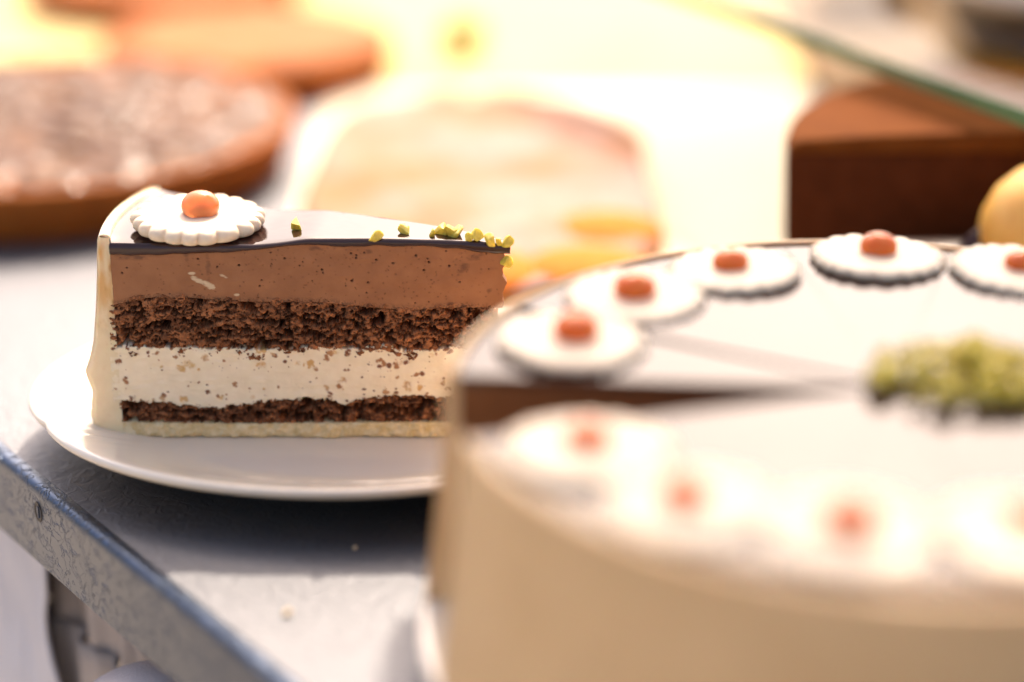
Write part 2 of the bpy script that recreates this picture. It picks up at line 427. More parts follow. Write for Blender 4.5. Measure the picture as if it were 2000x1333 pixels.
def sponge_front(dens, hole_n, seed, holes=(), rmin=.035, rmax=.13):
    def f(U, V, X, Z):
        r = np.random.default_rng(seed)
        wx = X + .09 * fbm(X * 9, Z * 9, 3, seed) + .05 * fbm(X * 26, Z * 26, 2, 1)
        wz = Z + .09 * fbm(X * 9 + 7, Z * 9 + 3, 3, seed + 1) + .05 * fbm(X * 26 + 4, Z * 26, 2, 2)
        D = np.full(X.shape, .26) + .10 * fbm(X * 1.1, Z * 2.0, 3, seed)
        tone = np.full(X.shape, .2)
        x0, x1 = X.min(), X.max(); z0, z1 = Z.min(), Z.max()
        n = int(dens * (x1 - x0) * (z1 - z0))
        def cap(dep, rad, tn):
            def g(F, sl, d2):
                m = d2 < 1
                h = dep - min(rad, .09) * .8 * np.sqrt(np.clip(1 - d2, 0, 1))
                w = m & (h < D[sl])
                D[sl] = np.where(w, h, D[sl]); tone[sl] = np.where(w, tn, tone[sl])
            return g
        for _ in range(n):
            cx = r.uniform(x0, x1); cz = r.uniform(z0, z1); rad = rmin + (rmax - rmin) * r.random() ** 3
            stamp(D, wx, wz, cx, cz, rad * r.uniform(.8, 1.9), rad * r.uniform(.6, 1.1), cap(r.uniform(.04, .28), rad, r.uniform(.2, 1.0)), r.uniform(-.6, .6))
        def hole(dep):
            def g(F, sl, d2):
                D[sl] = D[sl] + dep * np.clip(1.0 - d2, 0, 1) ** .35
            return g
        hs = [(r.uniform(x0, x1), r.uniform(z0 + .15, z1 - .1), r.uniform(.08, .26), r.uniform(.04, .11), r.uniform(.5, 1.1)) for _ in range(hole_n)] + list(holes)
        D = .10 + .42 * D +   .045 * fbm(X * 16, Z * 18, 3, 1) + .03 * fbm(X * 42, Z * 42, 2, 3)
        D = D + .8 * np.clip((-fbm(wx * 3.4 + 3, wz * 7, 4, 1) - .085) / .06, 0, 1) + .22 * np.clip((-fbm(wx * 10 + 9, wz * 15, 3, 3) - .09) / .07, 0, 1)
        for cx, cz, rx, rz, dp in hs: stamp(D, wx, wz, cx, cz, rx, rz, hole(dp), r.uniform(-.35, .35))
        ed = np.minimum(V, 1 - V); D = D + .10 * np.clip(1 - ed / .05, 0, 1) ** 2 - .16
        tone = .15 + .8 * tone + .9 * fbm(X * 4, Z * 6, 3, 3) + .5 * fbm(X * 22, Z * 22, 2, 2)
        t = np.clip(tone, 0, 1)[..., None]
        C = np.array([.085, .029, .012]) * (1 - t) + np.array([.45, .185, .076]) * t
        return D, C
    return f

def ragged(c, amp, fr, seed, lobes=(), sign=1):
    def f(u):
        z = c(u) + amp * 2 * fbm(u * fr, u * 0 + seed, 4, seed)
        for px, w, d in lobes: z = z + sign * d * np.exp(-((u - px2u(px)) / (w / 785.0)) ** 4)
        return z
    return f

xpx = lambda px: XL + px2u(px) * (XR - XL)
zpx = lambda py: (846 - py) / PZ

# shortcrust base
def base_front(U, V, X, Z):
    D = .20 * fbm(X * 3, Z * 6, 4, 1) + .14 * fbm(X * 14, Z * 16, 4, 2) + .05 * (1 - V) * (1 + np.sin(X * 2.2)) * .6
    return D, np.ones(X.shape + (3,))
layer('shortcrust_base', M['crust'], lambda u: .03 + .10 * fbm(u * 40, u * 0 + 2, 4), lambda u: c_base(u) + .0, .0, .87, .045, base_front, ns=8)
# lower sponge
layer('lower_sponge', M['sponge'], ragged(lambda u: c_base(u) - .0, .02, 60, 1), ragged(c_sp1, .10, 60, 4),
      -.004, .862, .021, sponge_front(110, 30, 11, rmin=.025, rmax=.08), ns=8, tip=.02)
# nut cream
def cream_front(U, V, X, Z):
    r = np.random.default_rng(21)
    D = .02 + .05 * fbm(X * 1.5, Z * 6, 4, 1) + .015 * fbm(X * 12, Z * 12, 3, 2)
    C = np.ones(X.shape + (3,)) * np.array([.95, .80, .56])
    x0, x1, z0, z1 = X.min(), X.max(), Z.min(), Z.max()
    def fleck(colr, soft, dd):
        def g(F, sl, d2):
            n = fbm(X[sl] * 10, Z[sl] * 10, 4, 2) * 2.8
            a = np.clip((1 - d2 + n) / soft, 0, 1) * (d2 < 1.1)
            C[sl] = C[sl] * (1 - a[..., None]) + np.array(colr) * a[..., None]
            D[sl] = D[sl] + dd * a
        return g
    br = [(.26, .10, .04), (.40, .18, .07), (.20, .07, .03), (.50, .26, .11)]
    am = [(.68, .40, .14), (.74, .50, .22), (.60, .36, .17)]
    for _ in range(330):
        cx = r.uniform(x0, x1); zt = z1 - .32 - (z1 - z0 - .5) * r.random() ** 2.6 * .95
        rad = .018 + .10 * r.random() ** 3
        right = (cx - x0) / (x1 - x0)
        if r.random() > .45 + .55 * right: continue
        stamp(C, X, Z, cx, zt, rad * r.uniform(.8, 1.6), rad, fleck(br[r.integers(4)], .6, -.01), r.uniform(-1, 1))
    for _ in range(34):
        cx = r.uniform(x0 + .4, x1); zt = r.uniform(z0 + .3, z1 - .05); rad = r.uniform(.05, .17)
        stamp(C, X, Z, cx, zt, rad * r.uniform(.9, 1.6), rad, fleck(am[r.integers(3)], 1.1, .02), r.uniform(-1, 1))
    for px, py, a, b in ((596, 702, .22, .16), (608, 712, .12, .1), (505, 676, .3, .14), (655, 745, .14, .1), (445, 742, .12, .12), (735, 695, .16, .08), (632, 690, .10, .15), (770, 706, .16, .12), (810, 722, .14, .09), (744, 700, .12, .14)):
        stamp(C, X, Z, xpx(px), zpx(py), a, b, fleck(am[0] if a > .15 and b > .13 else br[1], .7, 0), .3)
    lo = c_sp1(U) + .30 * fbm(X * 5, Z * 6, 4, 2); hi = c_crm(U) + .24 * fbm(X * 5 + 9, Z * 6, 4, 1)
    D = D + 2.0 * np.clip((lo - .10 - Z) / .14, 0, 1) + 2.0 * np.clip((Z - hi - .12) / .16, 0, 1)
    return D, C
layer('nut_cream', M['cream'], ragged(lambda u: c_sp1(u) - .25, .0, 1, 1), lambda u: c_crm(u) + .30, -.02, .905, .027, cream_front, ns=8)
# upper sponge
up_holes = [(xpx(735), zpx(618), .30, .14, 1.3), (xpx(600), zpx(620), .26, .12, .4), (xpx(395), zpx(625), .28, .10, .4), (xpx(270), zpx(613), .22, .10, .35), (xpx(235), zpx(640), .2, .16, .4),
            (xpx(520), zpx(620), .25, .11, .35), (xpx(660), zpx(628), .22, .09, .35), (xpx(845), zpx(635), .22, .1, .35), (xpx(790), zpx(648), .25, .07, .3), (xpx(440), zpx(640), .3, .07, .3)]
layer('upper_sponge', M['sponge'], ragged(lambda u: c_crm(u) + .02, .11, 34, 2, ((247, 10, .25), (345, 12, .18), (482, 26, .42), (415, 6, .1), (552, 10, .12), (740, 30, .1), (790, 22, .30), (630, 8, .14), (700, 10, .16), (585, 7, .1)), -1),
      ragged(c_sp2, .13, 46, 3), -.015, .955, .021, sponge_front(75, 60, 5, up_holes, .03, .17), ns=10, tip=.05)
# mousse
def mousse_front(U, V, X, Z):
    r = np.random.default_rng(31)
    D = .015 + .05 * fbm(X * .8, Z * 2.5, 3, 1) + .012 * fbm(X * 9, Z * 9, 3, 3)
    t = np.clip(.5 + 1.2 * fbm(X * 1.3, Z * 1.8, 4, 2), 0, 1)[..., None]
    C = np.array([.295, .115, .040]) * (1 - t) + np.array([.395, .165, .064]) * t
    x0, x1, z0, z1 = X.min(), X.max(), Z.min(), Z.max()
    def pit(dd, k):
        def g(F, sl, d2):
            a = np.clip(1 - d2, 0, 1) ** .5
            D[sl] = D[sl] + dd * a
            aa = np.clip((1.0 - d2) * 2, 0, 1)[..., None]
            C[sl] = C[sl] * (1 - aa) + np.array([.085, .028, .012]) * k * aa + C[sl] * aa * (1 - k)  # bubble hollows: their shade is painted into the colour as well as carved
        return g
    for _ in range(330):
        cx = x0 + (x1 - x0) * r.random() ** .75; cz = r.uniform(z0 + .05, z1 - .03)
        rad = .018 + .012 * r.random()
        stamp(C, X, Z, cx, cz, rad * r.uniform(.9, 1.5), rad, pit(.02, r.uniform(.15, .55)), r.uniform(-1, 1))
    for _ in range(30):
        cx = r.uniform(x0 + .3, x1); cz = r.uniform(z0 + .2, z1 - .1); rad = r.uniform(.02, .036)
        stamp(C, X, Z, cx, cz, rad * 1.3, rad, pit(.08, 1), r.uniform(-.5, .5))
    for px, py in ((403, 490), (466, 515), (386, 503), (556, 502), (686, 493), (768, 511), (813, 497), (838, 509), (878, 516), (828, 524), (686, 544), (628, 523), (735, 505)):
        stamp(C, X, Z, xpx(px), zpx(py), .045, .035, pit(.12, 1.0), 0)
    def smear(colr, soft, k):
        def g(F, sl, d2):
            n = fbm(X[sl] * 5, Z[sl] * 12, 4, 1) * 2.6
            a = (np.clip((1 - d2 + n) / soft, 0, 1) * (d2 < 1.1) * k)[..., None]
            C[sl] = C[sl] * (1 - a) + np.array(colr) * a
        return g
    for px, py, a, b, an in ((385, 543, .30, .10, -.45), (404, 552, .24, .13, -.5), (372, 530, .14, .05, 0), (434, 535, .17, .06, -.3), (458, 570, .1, .05, 0)):
        stamp(C, X, Z, xpx(px), zpx(py), a, b, smear((.72, .55, .34), .9, .9), an)
    for px, py, a, b, an in ((905, 522, .3, .18, .9), (928, 500, .35, .14, .3), (718, 490, .2, .14, 0), (405, 520, .1, .5, 0), (255, 500, .9, .12, 0), (957, 562, .14, .08, .4), (620, 484, .3, .1, 0), (365, 500, .12, .3, .2)):
        stamp(C, X, Z, xpx(px), zpx(py), a, b, smear((.13, .05, .022), 1.2, .7), an)
    # the lower edge crumbles into the sponge
    k = np.clip((.10 - V) / .10, 0, 1) * (vnoise(X * 22, Z * 22, 1) > .5)
    C = C * (1 - .55 * k[..., None])
    return D, C
layer('chocolate_mousse', M['mousse'], lambda u: c_sp2(u) - .14, lambda u: c_mou(u) + .02, .0, .982, .02, mousse_front, ns=10, tip=.022)
# glaze
def glaze_front(U, V, X, Z):
    D = -.03 - .05 * np.sin(np.clip(V, 0, 1) * math.pi) ** .7 + .02 * fbm(X * 1.6, Z * 3, 3, 2)
    D = D + .08 * np.clip((V - .72) / .28, 0, 1) ** 2
    return D, np.ones(X.shape + (3,))
def glaze_top(x, y, u, s):
    w = np.clip(s / .12, 0, 1)
    b = .035 * fbm(x * .7, y * .9, 3, 1) * w
    b = b - .05 * (1 - w) ** 2
    b = b + .10 * np.exp(-np.clip(u, 0, 1) / .018) * w           # creeps up the marzipan
    return b
layer('chocolate_glaze', M['glaze'], ragged(c_mou, .11, 12, 3), c_gla, .0, .998, .05, glaze_front, glaze_top, ns=40, tip=.01)

# marzipan coat round the rim
def coat_out(z):
    return np.interp(z, [q * 1.087 for q in (0, .15, .45, .8, 1.25, 1.6, 2.0, 2.25, 2.6, 3.3, 4.2, 5.1, 5.8, 6.3, 6.65, 6.78)], [.45, .80, 1.06, 1.10, 1.02, .98, 1.12, 1.18, 1.02, .80, .66, .55, .48, .44, .40, .34])
def coat_in(z): return np.interp(z, [0, .25, .5, .7, 3.3, 7.6], [-.50, -.40, -.20, .0, .0, -.02])
mb = MB()
nz, nd, ns = 150, 18, 40
zs = np.linspace(0.0, 7.37, nz)
def coat_pt(s, d, z):
    x, y = plan(np.zeros_like(s), s); a = s * ANG
    return np.stack([x - d * np.cos(a), y + d * np.sin(a), z + ZB], -1)
dd = np.linspace(0, 1, nd)
Zg, Dg = np.meshgrid(zs, dd, indexing='ij')
nzn = .09 * fbm(Zg * 3.2, Zg * 0 + 1.3, 4, 1) * np.clip((2.9 - Zg) / 1.5, .15, 1.2)
dist = coat_in(Zg) + (coat_out(Zg) + nzn - coat_in(Zg)) * Dg
P = coat_pt(0 * Zg, dist, Zg)
P[..., 1] += .02 + .05 * fbm(dist * 5, Zg * 2.5, 4, 2) + .18 * np.clip((Dg - .8) / .2, 0, 1) ** 2
cr_ = np.array([.90, .77, .53]); orr = np.array([.70, .38, .10]); brn = np.array([.45, .18, .05])
k = np.clip(fbm(dist * 3 + 5, Zg * 1.1, 4, 3) * 2.6 + .75, 0, 1) * np.clip((Zg - 3.8) / 1.6, 0, 1) * np.clip((7.3 - Zg) / .4, 0, 1)
k2 = np.clip(fbm(dist * 5 + 2, Zg * 2.4, 4, 2) * 4 - .35, 0, 1) * np.clip((Zg - 3.8) / 1.2, 0, 1) * np.clip((7.2 - Zg) / .3, 0, 1)
k3 = np.clip(fbm(dist * 6 + 9, Zg * 6, 4, 1) * 4 - .6, 0, 1) * .25
C = cr_ * (1 - .75 * k[..., None]) + orr * .75 * k[..., None]
C = C * (1 - k2[..., None]) + brn * k2[..., None]
C = C * (1 - k3[..., None]) + orr * k3[..., None]
mb.grid(P, C)
Cw = np.array([.88, .76, .56])
s_ = np.linspace(0, 1, ns)
Zo, So = np.meshgrid(zs, s_, indexing='ij')
dn = coat_out(Zo) + .09 * fbm(Zo * 3.2, So * 6 + 1.3, 4, 1) * np.clip((2.9 - Zo) / 1.5, .15, 1.2)
dn[:, 0] = dist[:, -1]
Po = coat_pt(So, dn, Zo); Po[:, 0, 1] = P[:, -1, 1]
mb.grid(Po, np.ones(Po.shape) * Cw)
# rounded top lip and inner wall
lip = [(.34, 7.37), (.29, 7.43), (.18, 7.46), (.05, 7.44), (-.03, 7.37), (-.05, 7.2), (-.04, 6.8)]
Pl = []
for d, z in lip: 
    q = coat_pt(s_, np.full(ns, d), np.full(ns, z) + .03 * fbm(s_ * 9, s_ * 0 + d, 3, 1)); q[:, 2] -= .16 * s_ ** 3; q[0, 1] += .05; Pl.append(q)
mb.grid(np.array(Pl), np.ones((len(lip), ns, 3)) * Cw)
cap0 = [P[-1, -1]] + [q[0] for q in Pl[1:5]] + [P[-1, 0]]
mb.add(cap0, [tuple(range(len(cap0)))], np.ones((len(cap0), 3)) * Cw)
Pb = coat_pt(np.ones_like(Zg), coat_in(Zg) * .3 + (dn[:, -1][:, None] - coat_in(Zg) * .3) * Dg, Zg)
mb.grid(Pb, np.ones(Pb.shape) * Cw)
mb.build('marzipan_coat', M['marzipan'], root)

# ------------------------------------------------------------------ scalloped sugar cookie with jelly ball
def cookie_mesh():
    mb = MB(); N = 20; na = N * 16; R = 2.2; h = .44
    prof = [(0, 1), (.3, 1), (.6, 1.0), (.78, 1.0), (.85, 1.02), (.90, 1.0), (.94, .93), (.97, .82), (.99, .66), (1.0, .48), (.99, .28), (.965, .12), (.92, .0), (.6, 0), (0, 0)]
    P = []
    for i in range(na):
        a = 2 * math.pi * i / na
        aj = a + .05 * math.sin(3 * a + .4) + .035 * math.sin(5 * a + 2); t_ = ((aj * N / (2 * math.pi)) % 1) * 2 - 1; g = 1 - math.sqrt(max(0, 1 - (t_ * .985) ** 2))
        wob = 1 + .012 * math.sin(3 * a + 1) + .008 * math.sin(7 * a)
        row = []
        for rho, zz in prof:
            w = min(1, max(0, (rho - .80) / .2))
            r = R * wob * (rho - .15 * g * w)
            z = h * zz * (1 - .42 * g * w * (zz > .05)) + .015 * math.sin(5 * a + rho * 7) * (rho < .9) * (zz > .5)
            row.append((r * math.cos(a), r * math.sin(a), z))
        P.append(row)
    mb.grid(np.array(P), wrap=True); return mb
def ball_mesh(r, z):
    mb = MB(); P = []
    for i in range(40):
        a = 2 * math.pi * i / 40; row = []
        for j in range(25):
            t = math.pi * j / 24
            rr = r * math.sin(t) * (1 + .02 * math.sin(2 * a)); 
            row.append((rr * math.cos(a) * 1.03, rr * math.sin(a), z + max(-.5 * r, r * .82 * math.cos(t)) + .5 * r))
        P.append(row)
    mb.grid(np.array(P), wrap=True); return mb

WK = .9; WC = (11.4 * WK, 56.5 * WK); WR = 13.5 * WK; WZ = 1.9; WT = CAM_H - WK * (CAM_H - 6.55)
ck = at(386, 432, 8.3)
G_ck = 'scalloped sugar cookies with a jelly ball'
cz = ZB + 7.24
cookie = empty('sugar_cookie', (ck[0], ck[1], cz), 'white scalloped sugar cookie with orange jelly ball lying on the cut cake slice', 'cookie', G_ck)
cb = cookie_mesh()
for V_ in cb.v: V_ += np.array([ck[0], ck[1], cz])
cb.build('cookie_disc', M['sugar'], cookie)
bb = ball_mesh(.61, .37)
for V_ in bb.v: V_ += np.array([ck[0] + .10, ck[1] - .05, cz])
jb = bb.build('jelly_ball', M['jelly_sunlit'], cookie)
jb_shaded = jb.data.copy(); jb_shaded.materials[0] = M['jelly']
cookie.scale = (1.05, 1.05, 1.05); cookie.rotation_euler = (R_(1.0), R_(1.5), .2)
wspots = [((1990, 518), 'rightmost sugar cookie on the far rim of the whole cake, cut by the frame'),
          ((1714, 493), 'sugar cookie on the far rim of the whole cake, before the dark chocolate cake'),
          ((1434, 519), 'sugar cookie on the whole cake rim, left of the dark chocolate cake'),
          ((1240, 570), 'sugar cookie on the whole cake just behind the one beside the missing piece'),
          ((1115, 656), 'sugar cookie on the whole cake beside the brown cut face of the missing piece'),
          ((1150, 868), 'blurred sugar cookie on the near side of the gap in the whole cake'),
          ((1345, 975), 'blurred sugar cookie on the near rim of the whole cake, second from its gap'),
          ((1655, 1022), 'blurred sugar cookie at the middle of the near rim of the whole cake'),
          ((2004, 1030), 'blurred sugar cookie on the near rim of the whole cake at the right frame edge')]
for i, ((px, py), lab) in enumerate(wspots):
    p = at(px, py, WT + .24)
    c_ = copy_tree(cookie, (p[0], p[1], WT - .06), rz=i * 1.7, scale=1.10 * WK * random.uniform(.97, 1.03), label=lab, group=G_ck)
    c_.scale[2] *= .68
    for ch in c_.children:
        if ch.name.startswith('jelly'): ch.scale[2] /= .74

# ------------------------------------------------------------------ pistachio pieces
def chunk(name, r, seed, m, squash=(1, .8, .75)):
    import bmesh
    bm = bmesh.new(); bmesh.ops.create_icosphere(bm, subdivisions=3, radius=1)
    q = np.random.default_rng(seed)
    planes = [(lambda n: n / np.linalg.norm(n))(q.normal(size=3)) for _ in range(9)]; ds = q.uniform(.38, .75, 9)
    for v in bm.verts:
        p = np.array(v.co)
        for n, d in zip(planes, ds):
            e = p.dot(n) - d
            if e > 0: p = p - n * e
        p = p * (1 + .10 * float(fbm(np.array(p[0] * 2 + seed), np.array(p[1] * 2 + p[2] * 1.5), 3, seed)))
        v.co = p * r * np.array(squash) * CM
    me = bpy.data.meshes.new(name); bm.to_mesh(me); bm.free()
    me.polygons.foreach_set('use_smooth', [True] * len(me.polygons)); me.materials.append(m)
    me.set_sharp_from_angle(angle=R_(24))
    return me
pmesh = [chunk('pistachio_piece', 1.0, 40 + i, M['pistachio'], (1, random.uniform(.7, .95), random.uniform(.6, .9))) for i in range(8)]
gz = ZB + 7.25
plist = [(578, 441, .27, 'pistachio chip standing alone on the glaze, nearest the sugar cookie'),
         (733, 471, .25, 'pistachio chip stuck on the front edge of the glaze, farthest left on that edge'),
         (790, 452, .26, 'rounded pistachio chip lying on the glaze halfway to the tip'),
         (843, 459, .17, 'thin pale pistachio sliver on the glaze left of the big cluster'),
         (862, 450, .30, 'large pistachio chunk on the left of the cluster near the tip'),
         (880, 452, .30, 'large pistachio chunk in the middle of the cluster near the tip'),
         (892, 455, .24, 'small pistachio chunk on the right of the cluster near the tip'),
         (916, 466, .15, 'tiny pistachio bit right of the cluster near the tip'),
         (930, 462, .25, 'oblong pistachio chip between the cluster and the very tip'),
         (957, 470, .24, 'pistachio chip beside the last chip on the glaze tip'),
         (975, 472, .17, 'small pistachio bit squeezed between the last two chips of the tip'),
         (991, 474, .26, 'pistachio chip sitting on the very tip of the glaze'),]
for i, (px, py, r, lab) in enumerate(plist):
    p = at(px, py, gz + r * .4)
    o = bpy.data.objects.new('pistachio_piece', pmesh[i % 8]); col.objects.link(o)
    yy = max(p[1], YF - .02)
    o.location = (p[0] * CM, yy * CM, (gz + r * .45 - (.10 if px > 940 else 0)) * CM); o.scale = (r * 1.4, r * 1.15, r * 1.3)
    o.rotation_euler = [random.uniform(0, 6) for _ in range(3)]
    tag(o, lab, 'pistachio', 'chopped pistachio on the cake slice')
o = bpy.data.objects.new('pistachio_piece', pmesh[3]); col.objects.link(o)
o.location = (-.18 * CM, (YF - .05) * CM, (ZB + zpx(508)) * CM); o.scale = (.27, .22, .33); o.rotation_euler = (.3, .2, .8)
tag(o, 'pistachio chip stuck to the mousse below the tip of the slice', 'pistachio', 'chopped pistachio on the cake slice')

# heap at the centre of the whole cake
hp = at(1885, 705, WT + .6)
for i in range(90):
    a = random.uniform(0, 2 * math.pi); rr = math.sqrt(random.random())
    x = hp[0] + 2.6 * rr * math.cos(a); y = hp[1] + 2.0 * rr * math.sin(a)
    r = random.uniform(.2, .42)
    o = bpy.data.objects.new('pistachio_piece', pmesh[i % 8]); col.objects.link(o)
    o.location = (x * CM, y * CM, (WT + .2 + .7 * (1 - rr) * random.random() + .1) * CM); o.scale = (r,) * 3
    o.rotation_euler = [random.uniform(0, 6) for _ in range(3)]
    tag(o, 'chopped pistachio chunk heaped in the middle of the whole cake', 'pistachio', 'chopped pistachio heap on the whole cake')

# ------------------------------------------------------------------ whole cake in the foreground
ST = R_(24.55); TH0 = R_(58.55)
ga = R_(175.5); gb = R_(197)       # the missing piece
wc = empty('whole_cake', (WC[0], WC[1], WZ), 'whole round marzipan coated cake with chocolate glaze and one piece missing, in the foreground', 'cake')
def wsec(name, m, loop, a0=gb, a1=ga + 2 * math.pi, n=200, auto=35):
    mb = MB(); mb.sector(loop, WC, a0, a1, n); return mb.build(name, m, wc, auto=auto)
ri = WR - .38; HH = WT - WZ
wsec('shortcrust_base', M['crust'], [(.05, WZ), (ri, WZ), (ri, WZ + .08 * HH), (.05, WZ + .08 * HH)])
wsec('lower_sponge', M['sponge_far'], [(.05, WZ + .08 * HH), (ri, WZ + .08 * HH), (ri, WZ + .22 * HH), (.05, WZ + .22 * HH)])
wsec('nut_cream', M['cream_far'], [(.05, WZ + .22 * HH), (ri, WZ + .22 * HH), (ri, WZ + .44 * HH), (.05, WZ + .44 * HH)])
wsec('upper_sponge', M['sponge_far'], [(.05, WZ + .44 * HH), (ri, WZ + .44 * HH), (ri, WZ + .70 * HH), (.05, WZ + .70 * HH)])
wsec('chocolate_mousse', M['mousse_far'], [(.05, WZ + .70 * HH), (ri, WZ + .70 * HH), (ri, WT - .3), (.05, WT - .3)])
mo = WT + .10
wsec('marzipan_coat', M['whole_marzipan'], [(ri, WZ), (WR + .62, WZ), (WR + .56, WZ + .8), (WR + .34, WZ + 2.5), (WR + .12, WZ + 4.5), (WR - .02, WT - .2), (WR - .08, mo - .05), (WR - .18, mo), (WR - .3, mo - .01), (ri, WT - .1), (ri - .02, WT - .3)])
mb = MB(); a = gb; first = True
nsl = 13; da = (ga + 2 * math.pi - gb) / nsl
for i in range(nsl):
    g0 = .0012 if i else 0; g1 = .0012 if i < nsl - 1 else 0
    if i == nsl - 1: g0 = .02
    if i == nsl - 2: g1 = .012
    top = WT + random.uniform(-.012, .012) - (.07 if i == nsl - 1 else 0)
    mb.sector([(.3, WT - .3), (ri, WT - .3), (ri, top), (ri - .3, top + .015), (7, top), (4, top), (.3, top)], WC, gb + i * da + g0, gb + (i + 1) * da - g1, 18)
mb.build('chocolate_glaze', M['whole_glaze'], wc, auto=35)
# its plate
mb = MB()
mb.sector([(0, 0), (7.5, 0), (7.6, .15), (7.0, 1.15), (9, 1.3), (12.0, 1.45), (12.75, 1.66), (12.9, 1.76), (12.85, 1.86), (12.7, 1.88), (12.4, 1.86), (0, 1.86)], WC, 0, 2 * math.pi, 160)
tag(mb.build('cake_stand', M['china'], None, (*WC, 0)), 'low white footed cake stand under the whole cake in the foreground', 'cake stand')

# ------------------------------------------------------------------ crumbs on the table
cm_ = chunk('crumb', 1.0, 77, M['crumb'], (1, .9, .8))
for (px, py, r, lab) in ((692, 1070, .09, 'tiny pale crumb on the table in the shadow of the plate'), (559, 1196, .17, 'larger blurred pale crumb on the table nearer the camera')):
    p = at(px, py, r * .6); o = bpy.data.objects.new('crumb', cm_); col.objects.link(o)
    o.location = p * CM; o.scale = (r,) * 3; tag(o, lab, 'crumb')

# ------------------------------------------------------------------ background cakes
def lump_disc(c, R, z, n_l, rmin, rmax, hgt, seed, pitch=.22):
    """round top covered with half-sunk lumps"""
    q = np.random.default_rng(seed)
    rr = np.linspace(0, R, int(R / pitch)); aa = np.linspace(0, 2 * math.pi, 260)
    Rg, Ag = np.meshgrid(rr, aa, indexing='ij')
    X = Rg * np.cos(Ag); Y = Rg * np.sin(Ag); H = np.zeros(X.shape)
    for _ in range(n_l):
        a = q.uniform(0, 2 * math.pi); r0 = R * .96 * math.sqrt(q.random()); rad = q.uniform(rmin, rmax); an = q.uniform(0, 3.14)
        dx = X - r0 * math.cos(a); dy = Y - r0 * math.sin(a)
        u = (dx * math.cos(an) + dy * math.sin(an)) / (rad * 1.6); v = (-dx * math.sin(an) + dy * math.cos(an)) / rad
        d2 = u * u + v * v
        H = np.maximum(H, np.where(d2 < 1, hgt * q.uniform(.6, 1) * np.sqrt(np.clip(1 - d2, 0, 1)), 0))
    H = H * np.clip((R - Rg) / .6, 0, 1)
    return np.stack([X + c[0], Y + c[1], z + H], -1)

tc_ = (-24.3, 100.8); tr_ = 13.2
tart = empty('nut_tart', (*tc_, 0), 'large round dark brown nut tart with glossy top behind the slice at left', 'tart')
mb = MB(); mb.sector([(0, .1), (12.4, .1), (13.0, 1.2), (13.25, 2.2), (13.2, 2.6), (12.9, 2.7), (12.6, 2.5), (0, 2.3)], tc_, 0, 2 * math.pi, 120, wob=lambda a: 1 + .006 * math.sin(a * 40))
mb.build('crust', M['tart_side'], tart, auto=40)
mb = MB(); mb.grid(lump_disc(tc_, 12.7, 2.45, 520, .35, .75, .42, 3)); mb.build('nut_topping', M['tart_top'], tart)

for bc, br_, lab in (((-15.8, 120.6), 8.6, 'orange brown round cake close behind the right end of the nut tart'), ((-24.0, 141.0), 9.5, 'second orange brown cake farthest back at the top left')):
    oc = empty('apricot_cake', (*bc, 0), lab, 'cake', 'apricot cakes behind the nut tart')
    mb = MB(); mb.sector([(0, .1), (br_ - .4, .1), (br_, 1.0), (br_, 2.0), (br_ - .4, 2.3), (0, 2.3)], bc, 0, 2 * math.pi, 100); mb.build('cake_body', M['tart_side'], oc, auto=40)
    mb = MB(); mb.grid(lump_disc(bc, br_ - .5, 2.32, 90, .8, 1.5, .25, 5, .4)); mb.build('fruit_topping', M['orange_cake'], oc)

# white baking paper and cream cloth
def sheet(name, m, x0, x1, y0, y1, z, label, cat, seed, amp, n=60, rot=0.0):
    cx, cy = (x0 + x1) / 2, (y0 + y1) / 2
    X, Y = np.meshgrid(np.linspace(x0, x1, n), np.linspace(y0, y1, n), indexing='ij')
    Z = z + amp * np.clip(fbm(X * .12 + seed, Y * .12, 3, 1) + .3, 0, 1)
    xr = cx + (X - cx) * math.cos(rot) - (Y - cy) * math.sin(rot); yr = cy + (X - cx) * math.sin(rot) + (Y - cy) * math.cos(rot)
    mb = MB(); mb.grid(np.stack([xr, yr, Z], -1)); return tag(mb.build(name, m, None, (cx, cy, z)), label, cat)
sheet('baking_paper', M['paper'], -10.5, 16.5, 75.5, 116, .06, 'white baking paper in bright sun under the sugared sheet cake', 'paper', 1, .05)
sheet('tablecloth', M['cloth'], -75, 95, 117.0, 164, .05, 'cream yellow cloth covering the far end of the metal table', 'tablecloth', 4, .03)

# sugared sheet cake
sh = empty('sheet_cake', (-1.7, 93, .12), 'pale pinkish sugared sheet cake with orange fruit on white paper behind the slice tip', 'cake')
def rounded_slab(x0, x1, y0, y1, z0, z1, n=70, m=110, h=.5, seed=1):
    X, Y = np.meshgrid(np.linspace(x0, x1, n), np.linspace(y0, y1, m), indexing='ij')
    e = np.minimum(np.minimum(X - x0, x1 - X), np.minimum(Y - y0, y1 - Y))
    Z = z1 - .35 * np.clip(1 - e / .6, 0, 1) ** 2 + h * fbm(X * .55, Y * .4, 4, seed)
    t_ = np.abs((Y - (y0 + y1) / 2) / ((y1 - y0) / 2)); cx = (x0 + x1) / 2; X = cx + (X - cx) * np.clip(1 - t_ ** 6 * .75, .05, 1)
    X = X + 1.2 * fbm(Y * .2, X * .05, 3, 2); Y = Y + 1.5 * fbm(X * .2, Y * .03, 3, 1)
    return np.stack([X, Y, Z], -1)
Pt = rounded_slab(-9.6, 6.6, 77.6, 108.5, .12, 2.0)
mb = MB(); mb.grid(Pt); mb.build('sugar_topping', M['crumble'], sh)
mb = MB()
for rowp in (Pt[0], Pt[-1], Pt[:, 0], Pt[:, -1]):
    low = rowp.copy(); low[:, 2] = .12; mb.grid(np.stack([rowp, low], 1))
mb.build('cake_body', M['crumble_side'], sh)

